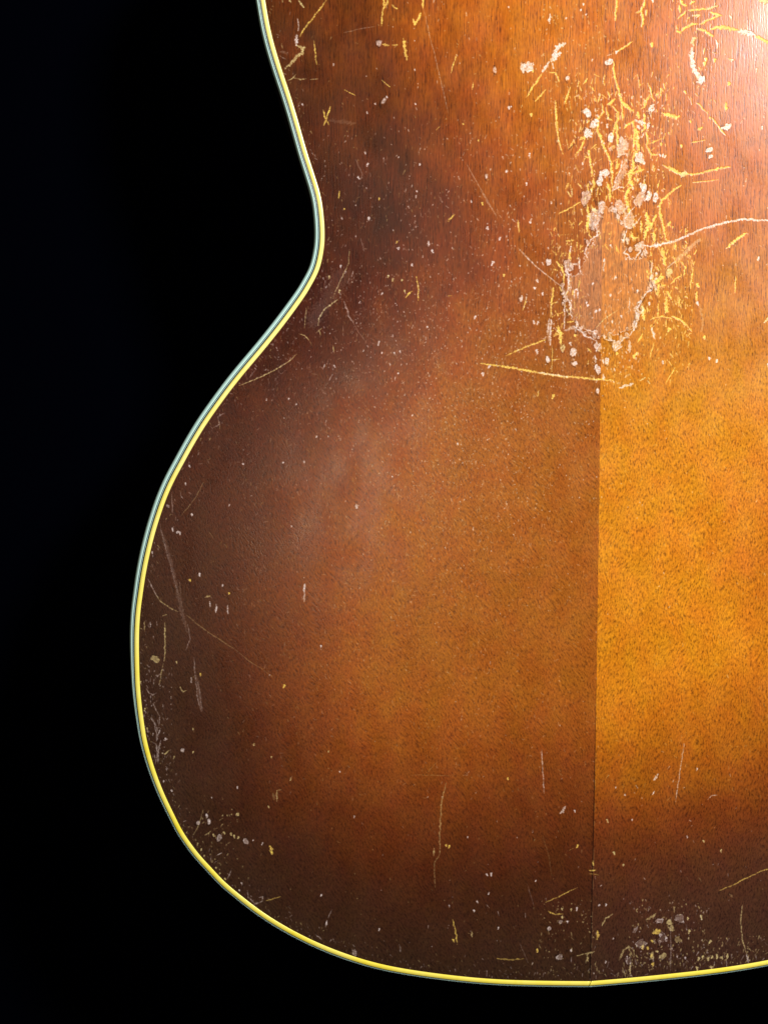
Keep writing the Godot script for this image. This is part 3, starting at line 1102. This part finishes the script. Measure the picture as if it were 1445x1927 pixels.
func wear_lower_left() -> void:
	frame(220, 850, 2.89)
	scratch("w", 1.8, [300, 220, 305, 345], 0.5)
	chip(280, 297, 4, 3, "w", 0.4)
	faint("p", 1.6, [475, 165, 430, 250, 350, 350], 0.45)
	faint("w", 7, [240, 420, 265, 500, 300, 620, 330, 760, 355, 880, 385, 980], 0.2)
	faint("w", 2, [235, 390, 255, 480, 285, 590, 310, 680, 340, 800], 0.45)
	faint("w", 1.6, [340, 690, 350, 800, 365, 900], 0.3)
	faint("w", 1.8, [385, 940, 400, 1020, 375, 1080], 0.55)
	scratch("w", 2, [170, 690, 205, 760, 225, 790], 0.7)
	scratch("p", 2.4, [215, 780, 245, 820, 290, 850, 335, 870], 0.8)
	faint("p", 2, [380, 890, 440, 940, 500, 985, 570, 1030, 650, 1080], 0.5)
	faint("p", 1.6, [650, 1080, 720, 1140, 780, 1175, 830, 1215], 0.4)
	dots("y", 4, [400, 700, 455, 1215, 908, 1278, 610, 772])
	dots("w", 4, [450, 670, 410, 345, 345, 445, 305, 425, 330, 440])
	dots("w", 3, [688, 68, 398, 80, 905, 62, 1018, 58, 1110, 1060, 375, 175, 612, 292, 950, 408, 575, 728, 830, 1218, 195, 550])
	scratch("p", 3.4, [480, 792, 510, 785])
	scratch("w", 3.4, [505, 815, 508, 845])
	scratch("w", 3.2, [540, 830, 538, 875])
	scratch("w", 3.2, [603, 835, 605, 880])
	scratch("w", 5, [1022, 720, 1020, 770])
	scratch("w", 4, [1020, 770, 1018, 815], 0.8)
	chip(1305, 295, 4, 4, "w", 0.7)
	scratch("p", 2.6, [262, 930, 262, 1020, 262, 1100, 258, 1140])
	chip(215, 1128, 8, 6, "p", 0.6, 0.3)
	scratch("p", 1.8, [255, 1150, 240, 1220, 230, 1270], 0.7)
	scratch("w", 2.4, [183, 925, 183, 955], 0.8)
	scratch("w", 2.4, [218, 925, 220, 945], 0.8)
	scratch("p", 2.2, [152, 920, 152, 980], 0.7)
	scratch("p", 3.4, [250, 892, 270, 886], 0.8)
	scratch("w", 2.2, [420, 1120, 425, 1220, 440, 1340, 460, 1415], 0.55)
	scratch("w", 2, [440, 1250, 455, 1340, 465, 1410], 0.5)
	faint("w", 7, [430, 1220, 445, 1320, 460, 1410], 0.18)
	scratch("w", 5, [405, 1230, 405, 1255], 0.7)
	scratch("p", 3, [345, 1280, 360, 1305, 378, 1300])
	faint("p", 1.8, [500, 430, 525, 470], 0.35)
	frame(250, 1240, 7.225)
	scratch("w", 1.8, [185, 400, 220, 460, 275, 490, 325, 460], 0.7)
	scratch("w", 2, [245, 250, 240, 310], 0.8)
	scratch("w", 1.6, [290, 270, 285, 350], 0.6)
	scratch("w", 1.8, [330, 570, 280, 610, 320, 700, 370, 780, 355, 910], 0.65)
	scratch("w", 2, [265, 760, 260, 820, 300, 880, 320, 990, 340, 1040], 0.65)
	scratch("w", 2, [385, 940, 345, 1040], 0.8)
	scratch("w", 2.2, [270, 1130, 320, 1160, 340, 1280, 310, 1430], 0.7)
	scratch("w", 2, [385, 1100, 360, 1200, 345, 1350], 0.7)
	scratch("p", 2.4, [400, 1280, 440, 1295, 500, 1240])
	scratch("w", 3, [425, 1105, 475, 1090])
	chip(680, 1245, 3, 3.5, "w", 0.7)
	dots("p", 3, [560, 1345, 820, 1275, 600, 50, 110, 320, 165, 690, 200, 950, 820, 955])
	frame(220, 1350, 2.89)
	scratch("w", 2, [190, 0, 220, 60, 215, 130, 235, 70], 0.6)
	scratch("w", 3, [220, 150, 225, 250], 0.6)
	dots("w", 3, [265, 120, 300, 400, 255, 350, 655, 385, 515, 438, 680, 905, 668, 943, 1110, 970, 1212, 300, 1290, 545, 1425, 1155])
	dots("p", 3, [1150, 188, 840, 220, 945, 340, 825, 490, 745, 150])
	scratch("p", 2, [470, 500, 455, 560, 440, 600, 415, 640], 0.7)
	chip(490, 535, 2.5, 4, "w", 0.8)
	chip(503, 567, 2.5, 5, "w", 0.8)
	chip(440, 575, 3.5, 3, "w", 0.6)
	scratch("p", 3.4, [480, 640, 510, 620], 0.8)
	dots("p", 4, [527, 642, 585, 630, 622, 640, 640, 652, 660, 655])
	chip(560, 655, 4, 7, "w", 0.5, 0.4)
	chip(703, 673, 5, 5, "w", 0.5)
	dots("w", 3, [740, 670, 790, 690])
	scratch("y", 7, [832, 700, 845, 745])
	dots("p", 2.5, [575, 535, 600, 535, 625, 530])
	chip(658, 530, 3.5, 3.5, "p", 0.8)
	scratch("p", 2, [560, 560, 575, 550])
	scratch("p", 3, [870, 400, 870, 460], 0.8)
	scratch("p", 2.4, [870, 400, 895, 395], 0.8)
	faint("p", 6, [850, 415, 855, 450], 0.35)
	scratch("w", 3, [545, 750, 570, 738])
	scratch("w", 2, [625, 825, 600, 880], 0.7)
	scratch("w", 1.6, [510, 780, 515, 750], 0.5)
	scratch("w", 2, [710, 940, 715, 980, 750, 1015], 0.6)
	scratch("w", 2.2, [740, 1020, 790, 1000, 795, 975, 775, 980], 0.8)
	scratch("y", 2, [810, 998, 890, 975], 0.8)
	scratch("w", 2.4, [1170, 1045, 1150, 1090], 0.7)
	scratch("w", 3.4, [1142, 1105, 1135, 1140])
	scratch("w", 2.2, [1080, 1180, 1115, 1210], 0.7)
	chip(1290, 1280, 4, 7, "w", 0.45, -0.5)
	dots("p", 3, [440, 690, 460, 720, 540, 820, 560, 850, 590, 880, 475, 755])


func wear_bottom() -> void:
	frame(720, 1400, 2.89)
	scratch("p", 2.8, [345, 215, 325, 300, 315, 400, 310, 500, 310, 600], 0.6)
	scratch("p", 2, [310, 600, 280, 650, 285, 780], 0.5)
	scratch("p", 3.2, [280, 570, 278, 610], 0.8)
	dots("y", 4, [360, 562, 385, 1070, 680, 195, 1058, 560, 840, 1125, 345, 555])
	faint("p", 1.4, [150, 172, 260, 172, 375, 175], 0.35)
	faint("p", 1.4, [240, 160, 300, 95], 0.3)
	scratch("w", 2, [865, 30, 870, 150, 878, 270], 0.75)
	scratch("w", 5.5, [965, 380, 995, 340], 0.8)
	dots("w", 3, [1045, 368, 463, 510, 575, 815, 832, 745, 628, 1003, 362, 883])
	dots("w", 4, [568, 712, 590, 712, 515, 860, 497, 908, 1055, 900, 1005, 970, 1022, 1125])
	scratch("w", 2.4, [565, 875, 578, 890], 0.7)
	scratch("w", 2.4, [625, 910, 632, 935], 0.7)
	scratch("y", 2, [885, 862, 970, 825, 1060, 782], 0.9)
	scratch("y", 3, [900, 910, 940, 930, 980, 925], 0.85)
	dots("p", 4, [975, 900, 1025, 905, 975, 945])
	chip(965, 968, 3.5, 3.5, "w", 0.5)
	chip(908, 1000, 3.5, 4.5, "w", 0.7)
	scratch("y", 2.8, [380, 955, 395, 1010, 405, 1090], 0.9)
	scratch("p", 3, [485, 1020, 485, 1050], 0.8)
	scratch("p", 2, [465, 1030, 485, 1030], 0.7)
	scratch("y", 2.8, [620, 1165, 700, 1172, 765, 1167], 0.75)
	scratch("y", 2, [1015, 580, 1035, 570], 0.8)
	scratch("y", 6, [1143, 640, 1145, 660])
	scratch("y", 4, [1125, 690, 1160, 688])
	scratch("y", 2, [1120, 708, 1175, 715], 0.5)
	scratch("p", 2.4, [1055, 1152, 1095, 1142], 0.9)
	scratch("p", 4.4, [1100, 1142, 1150, 1130], 0.9)
	scratch("p", 5, [1112, 1145, 1115, 1185], 0.8)
	scratch("p", 2.6, [1250, 925, 1210, 950, 1192, 990], 0.9)
	scratch("y", 7, [1167, 1020, 1165, 1062], 0.95)
	scratch("p", 2.4, [1290, 1170, 1310, 1120, 1335, 1105, 1355, 1150], 0.8)
	scratch("p", 3.4, [1345, 1190, 1342, 1245], 0.9)
	scratch("w", 3.4, [1370, 1025, 1385, 990], 0.7)
	faint("w", 1.4, [745, 1085, 790, 1190], 0.35)
	faint("w", 1.6, [785, 760, 820, 880], 0.3)
	faint("p", 1.6, [870, 500, 900, 600, 920, 720], 0.25)
	scratch("w", 2, [775, 920, 775, 945], 0.8)
	chip(960, 1160, 5, 6, "w", 0.4)
	scratch("w", 2, [1025, 1160, 1025, 1190], 0.6)
	scratch("w", 3, [90, 1090, 98, 1130], 0.4)
	scratch("w", 2, [565, 1230, 565, 1265], 0.7)
	scratch("w", 3, [875, 1245, 870, 1265], 0.5)
	scratch("w", 2, [1162, 1090, 1150, 1115], 0.7)
	frame(1045, 1400, 3.6125)
	scratch("w", 2, [875, 0, 850, 170, 830, 300, 817, 395], 0.75)
	scratch("w", 5, [668, 248, 698, 208])
	scratch("w", 4, [660, 345, 672, 325])
	dots("w", 4, [962, 178, 295, 1100, 343, 1096])
	dots("w", 3, [410, 300, 475, 350, 895, 635, 522, 520, 310, 965, 340, 1485, 390, 1325, 880, 1455, 825, 1445])
	dots("p", 4, [355, 527, 1007, 664, 400, 746, 1125, 730, 460, 825])
	scratch("p", 3, [345, 235, 362, 215])
	scratch("w", 1.9, [1035, 380, 1060, 355, 1098, 350], 0.8)
	faint("p", 4, [760, 385, 780, 365], 0.35)
	scratch("y", 2.2, [1115, 995, 1200, 960, 1320, 900, 1425, 855, 1480, 845], 0.85)
	scratch("p", 2.4, [1268, 1090, 1255, 1200, 1270, 1340, 1300, 1430], 0.8)
	scratch("w", 4, [1295, 1430, 1310, 1490], 0.7)
	scratch("w", 2, [1170, 880, 1172, 905], 0.6)
	faint("p", 3, [1180, 1020, 1205, 1045], 0.35)
	faint("p", 2, [890, 905, 905, 935], 0.3)
	faint("p", 2, [970, 905, 990, 940], 0.3)
	scratch("p", 5, [615, 1195, 650, 1175, 680, 1150], 0.8)
	chip(705, 1200, 7, 5, "w", 0.35, 0.4)
	chip(770, 1208, 4, 6, "p", 0.7)
	chip(845, 1190, 8, 8, "w", 0.3)
	scratch("w", 4, [525, 1280, 555, 1240], 0.7)
	chip(685, 1280, 6, 6, "y", 0.7)
	chip(720, 1320, 8, 10, "w", 0.15)
	chip(790, 1250, 5, 5, "p", 0.6)
	chip(830, 1330, 6, 6, "p", 0.4)
	chip(585, 1355, 9, 9, "w", 0.25)
	dots("y", 5, [590, 1385, 655, 1340, 625, 1390, 650, 1440, 660, 1500])
	chip(725, 1440, 6, 6, "p", 0.6)
	chip(655, 1440, 3, 8, "p", 0.5)
	dots("p", 5, [1045, 1345, 690, 1410, 970, 1460, 1000, 1450, 1035, 1465, 1062, 1450, 1095, 1448, 1130, 1455, 1165, 1445, 960, 1530, 1060, 1525, 990, 1180, 905, 1275, 895, 1190])
	scratch("w", 1.7, [780, 1260, 780, 1400, 780, 1540], 0.6)
	scratch("p", 2.6, [430, 1470, 460, 1400, 495, 1375, 530, 1400, 530, 1450], 0.8)
	scratch("p", 3, [505, 1500, 505, 1580], 0.9)
	scratch("p", 3, [455, 1520, 475, 1585], 0.7)
	chip(495, 1470, 6, 7, "w", 0.15)
	scratch("w", 2.4, [540, 1460, 550, 1500], 0.5)
	# glue line of the centre seam
	frame(0, 0, 1)
	for k in 70:
		var y := 1240.0 + k * 8.6
		var a := clampf((y - 1240.0) / 250.0, 0.1, 1.0)
		stamp("d", Vector2(seam_x(y) - 0.6, y), Vector2(seam_x(y + 8) - 0.6, y + 8), 1.8, 1.8, 0.75 * a, 0.4)
		if rng.randf() < 0.45:
			stamp("p", Vector2(seam_x(y) + 1.2, y), Vector2(seam_x(y + 8) + 1.2, y + 8), 1.0, 1.0, 0.35 * a, 0.8)


func wear_fine() -> void:
	# small nicks and specks all over, denser where the photograph shows them
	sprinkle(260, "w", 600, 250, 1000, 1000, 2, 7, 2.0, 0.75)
	sprinkle(150, "w", 700, 0, 1110, 420, 2, 8, 2.0, 0.6)
	sprinkle(130, "p", 560, 20, 1000, 420, 2, 9, 1.8, 0.55)
	sprinkle(160, "w", 950, 250, 1110, 720, 2, 8, 2.2, 0.75)
	sprinkle(380, "y", 1060, 150, 1255, 480, 3, 18, 2.2, 0.95, 0.0)
	sprinkle(150, "w", 1080, 180, 1240, 420, 2, 7, 3.4, 0.8)
	sprinkle(130, "p", 1010, 20, 1160, 260, 1, 5, 3.0, 0.55)
	sprinkle(210, "y", 1210, 430, 1295, 640, 3, 18, 2.2, 0.95, 0.0)
	sprinkle(120, "y", 1030, 420, 1090, 650, 3, 13, 2.0, 0.9, 0.0)
	sprinkle(60, "y", 1120, 640, 1300, 730, 3, 12, 2.2, 0.7, 0.1)
	sprinkle(60, "w", 1100, 660, 1200, 730, 2, 6, 2.6, 0.8)
	sprinkle(90, "w", 1240, 60, 1500, 520, 2, 8, 2.4, 0.6)
	sprinkle(70, "y", 1230, 0, 1340, 250, 2, 10, 2.2, 0.7)
	sprinkle(70, "w", 1180, 480, 1500, 1300, 2, 6, 1.8, 0.6)
	sprinkle(180, "w", 560, 850, 1110, 1400, 1, 6, 1.6, 0.55, 0.3)
	sprinkle(110, "p", 300, 900, 700, 1500, 1, 6, 1.6, 0.4, 0.3)
	sprinkle(110, "w", 700, 1400, 1500, 1800, 1, 6, 1.7, 0.6)
	sprinkle(90, "p", 350, 1500, 1100, 1800, 1, 6, 1.7, 0.45)
	sprinkle(130, "p", 1180, 1690, 1330, 1822, 1, 8, 2.4, 0.8)
	sprinkle(80, "w", 1180, 1690, 1330, 1822, 1, 7, 2.0, 0.7)
	sprinkle(60, "p", 1330, 1760, 1445, 1815, 1, 7, 2.2, 0.75)
	sprinkle(90, "p", 1010, 1690, 1120, 1835, 1, 7, 2.2, 0.7)
	sprinkle(90, "w", 270, 1250, 325, 1470, 1, 8, 2.0, 0.65)
	sprinkle(60, "p", 330, 1520, 450, 1640, 1, 6, 2.2, 0.7)
	sprinkle(50, "w", 430, 600, 560, 720, 1, 8, 2.0, 0.5)
	sprinkle(60, "w", 1130, 520, 1210, 630, 2, 9, 1.8, 0.7)
	sprinkle(40, "d", 1080, 470, 1220, 630, 6, 24, 1.8, 0.35)
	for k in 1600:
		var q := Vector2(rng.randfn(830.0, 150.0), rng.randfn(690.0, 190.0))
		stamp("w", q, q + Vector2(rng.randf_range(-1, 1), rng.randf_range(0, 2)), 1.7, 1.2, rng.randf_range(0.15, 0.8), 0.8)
	# hairline scuffs in the lacquer, their glints of light painted as pale strokes
	frame(0, 0, 1)
	for k in 4200:
		var p := Vector2(rng.randfn(780.0, 190.0), rng.randfn(830.0, 230.0))
		if k % 3 == 0:
			p = Vector2(rng.randf_range(450, 1500), rng.randf_range(350, 1500))
		var a := rng.randfn(0.25, 0.7)
		var len := rng.randf_range(2.0, 8.0)
		var d := Vector2(sin(a), cos(a)) * len * 0.5
		var bow := d.orthogonal() * rng.randf_range(-0.5, 0.5)
		var f := rng.randf_range(0.08, 0.34)
		var kind := "p" if p.x > 1118 or rng.randf() < 0.35 else "w"
		stamp(kind, p - d, p + bow, 1.0, 1.5, f, 0.5)
		stamp(kind, p + bow, p + d, 1.5, 0.9, f, 0.5)
	# nicks along the edge
	for i in left_edge.size():
		var p := left_edge[i]
		if p.y < -60:
			continue
		var n := (left_edge[mini(i + 1, left_edge.size() - 1)] - left_edge[maxi(i - 1, 0)]).orthogonal().normalized()
		if n.x * (1100 - p.x) + n.y * (1000 - p.y) < 0:
			n = -n
		var much := 1.2
		if p.y > 1150 and p.y < 1500:
			much = 2.2
		elif p.y > 1480:
			much = 1.7
		elif p.y > 460 and p.y < 820:
			much = 1.9
		for k in int(much * 0.55 + rng.randf() * (1.0 + wob.get_noise_2d(p.x * 2.0, p.y * 2.0))):
			var q := p + n * (3.0 + absf(rng.randfn(0.0, 17.0)))
			var a := rng.randfn(0.2, 0.6)
			var d := Vector2(sin(a), cos(a)) * rng.randf_range(0.4, 3.0)
			stamp("w" if rng.randf() < 0.6 else "p", q - d, q + d, rng.randf_range(0.8, 2.2), 0.8, rng.randf_range(0.15, 0.6), 0.9)
	for i in 90:
		var p := right_edge[i]
		for k in int(1.6 + rng.randf()):
			var q := p + Vector2(rng.randf_range(-3, 3), -3.0 - absf(rng.randfn(0.0, 20.0)))
			var a := rng.randfn(0.0, 0.6)
			var d := Vector2(sin(a), cos(a)) * rng.randf_range(0.6, 5.0)
			stamp("w" if rng.randf() < 0.5 else "p", q - d, q + d, rng.randf_range(0.8, 2.4), 0.8, rng.randf_range(0.2, 0.75), 0.9)


# ---------------------------------------------------------------- binding, sides, front

func offset_edge(edge: PackedVector2Array, side: int) -> PackedVector2Array:
	# outward normals along the edge
	var out := PackedVector2Array()
	for i in edge.size():
		var t := edge[mini(i + 2, edge.size() - 1)] - edge[maxi(i - 2, 0)]
		if i == 0 or i == edge.size() - 1:
			t = Vector2(side, 0) if i == 0 else Vector2(-side, 0)
		var n := Vector2(-t.y, t.x).normalized() * (-1 if side < 0 else 1)
		out.append(n)
	return out


func outer_width(p: Vector2) -> float:
	# the outermost ply is rounded over more at the waist and less round the tail
	var a := lerpf(5.0, 8.0, smoothstep(200.0, 620.0, p.y))
	return lerpf(a, 2.6, smoothstep(950.0, 1560.0, p.y))


func strip(edge: PackedVector2Array, side: int, profile: Callable, m: Material) -> ArrayMesh:
	var nor := offset_edge(edge, side)
	var st := SurfaceTool.new()
	st.begin(Mesh.PRIMITIVE_TRIANGLES)
	st.set_smooth_group(0)
	var n := edge.size()
	var w := 0
	for i in n:
		var pr: Array = profile.call(edge[i])
		w = pr.size()
		for e in pr:
			var out: float = e.x
			if out > 8.5:      # the fine lines are narrower round the tail
				out = 8.5 + (out - 9.0) * lerpf(1.0, 0.55, smoothstep(1150.0, 1650.0, edge[i].y))
			var q: Vector2 = edge[i] + nor[i] * out
			# the two lengths of binding meet at the tail in a slanting joint
			if i < 2:
				q.x = seam_x(1846.0) + 1.8 - (q.y - 1846.0) * 0.45 + side * 0.75 if i == 0 else q.x
			var age := wob.get_noise_2d(edge[i].x * 1.5, edge[i].y * 1.5)
			var old := wob.get_noise_2d(edge[i].x * 14.0, edge[i].y * 14.0 + 60.0)
			var yellowed := smoothstep(600.0, 1500.0, edge[i].y)
			st.set_color(Color(1.0 - 0.06 * maxf(0.0, old), 1.0 - 0.05 * yellowed + 0.05 * age - 0.07 * maxf(0.0, old), 1.0 - 0.55 * yellowed + 0.3 * age - 0.2 * maxf(0.0, old)))
			st.add_vertex(world(q, e.y * 0.001))
	for i in n - 1:
		for k in w - 1:
			var a := i * w + k
			var quad := [a, a + w, a + 1, a + 1, a + w, a + w + 1]
			if side > 0:
				quad = [a, a + 1, a + w, a + 1, a + w + 1, a + w]
			for q in quad:
				st.add_index(q)
	# close the two ends
	for i in [0, n - 1]:
		for k in range(1, w - 1):
			for q in [i * w, i * w + k, i * w + k + 1]:
				st.add_index(q)
	st.generate_normals()
	st.set_material(m)
	return st.commit()


func plastic(lin: Color, rough: float) -> StandardMaterial3D:
	var m := StandardMaterial3D.new()
	m.albedo_color = lin.linear_to_srgb()
	m.roughness = rough
	return m


func cream_material() -> StandardMaterial3D:
	var m := plastic(Color(1.0, 0.95, 0.28), 0.25)
	m.vertex_color_use_as_albedo = true
	m.resource_name = "aged_cream_celluloid"
	return m


func build_rim(g: Node3D) -> void:
	var cream := cream_material()
	var black := plastic(Color(0.006, 0.012, 0.014), 0.3)
	var ivory := plastic(Color(0.60, 0.95, 0.86), 0.35)
	var wood := plastic(Color(0.020, 0.008, 0.005), 0.55)
	for side in [-1, 1]:
		var edge := left_edge if side < 0 else right_edge
		add_part(g, "binding", strip(edge, side, func(_p): return [
			Vector2(0.0, -1.6), Vector2(0.0, 0.05), Vector2(0.8, 0.22), Vector2(4.5, 0.26), Vector2(7.6, 0.16), Vector2(8.45, 0.0), Vector2(8.45, -1.6)], cream))
		add_part(g, "binding_line", strip(edge, side, func(_p): return [Vector2(9.05, -1.5), Vector2(9.05, -0.06), Vector2(11.2, -0.14), Vector2(11.2, -1.5)], black))
		add_part(g, "inner_ply", strip(edge, side, func(_p): return [Vector2(11.25, -1.5), Vector2(11.25, -0.14), Vector2(12.1, -0.2), Vector2(12.1, -1.5)], ivory))
		add_part(g, "binding_line", strip(edge, side, func(_p): return [Vector2(12.15, -1.6), Vector2(12.15, -0.21), Vector2(13.4, -0.3), Vector2(13.4, -1.6)], black))
		add_part(g, "outer_ply", strip(edge, side, func(p):
			var w := outer_width(p)
			var a := [Vector2(13.45, -2.0), Vector2(13.45, -0.3)]
			for k in 9:
				var t := (k + 1) / 9.0 * PI / 2
				a.append(Vector2(13.45 + w * sin(t), -0.3 - 2.2 * (1.0 - cos(t))))
			a.append(Vector2(13.45 + w, -6.0))
			a.append(Vector2(13.0 + w, -6.0))
			return a, ivory))
		add_part(g, "side", strip(edge, side, func(p):
			var w := outer_width(p)
			return [Vector2(13.2 + w, -5.95), Vector2(13.2 + w, -50.0), Vector2(13.2 + w, -96.0), Vector2(11.0 + w, -99.0)], wood))
	# front of the body, lying on the cloth
	var poly := PackedVector2Array()
	var ln := offset_edge(left_edge, -1)
	var rn := offset_edge(right_edge, 1)
	for i in range(0, left_edge.size(), 3):
		poly.append(left_edge[i] + ln[i] * 16.0)
	for i in range(right_edge.size() - 1, -1, -3):
		poly.append(right_edge[i] + rn[i] * 16.0)
	var tri := Geometry2D.triangulate_polygon(poly)
	var st := SurfaceTool.new()
	st.begin(Mesh.PRIMITIVE_TRIANGLES)
	for h in [-97.0, -99.5]:
		for p in poly:
			st.add_vertex(world(p, h * 0.001))
	var n := poly.size()
	for k in range(0, tri.size(), 3):
		for q in [tri[k], tri[k + 1], tri[k + 2], n + tri[k], n + tri[k + 2], n + tri[k + 1]]:
			st.add_index(q)
	for k in n:
		var e := (k + 1) % n
		for q in [k, e, n + k, e, n + e, n + k]:
			st.add_index(q)
	st.generate_normals()
	st.set_material(plastic(Color(0.25, 0.11, 0.03), 0.4))
	add_part(g, "front_board", st.commit())


func add_part(g: Node3D, called: String, mesh: Mesh) -> void:
	var o := MeshInstance3D.new()
	var n := 0
	for c in g.get_children():
		if String(c.name) == called or String(c.name).begins_with(called + "_0"):
			n += 1
	o.name = called if n == 0 else "%s_%03d" % [called, n]
	o.mesh = mesh
	g.add_child(o, true)
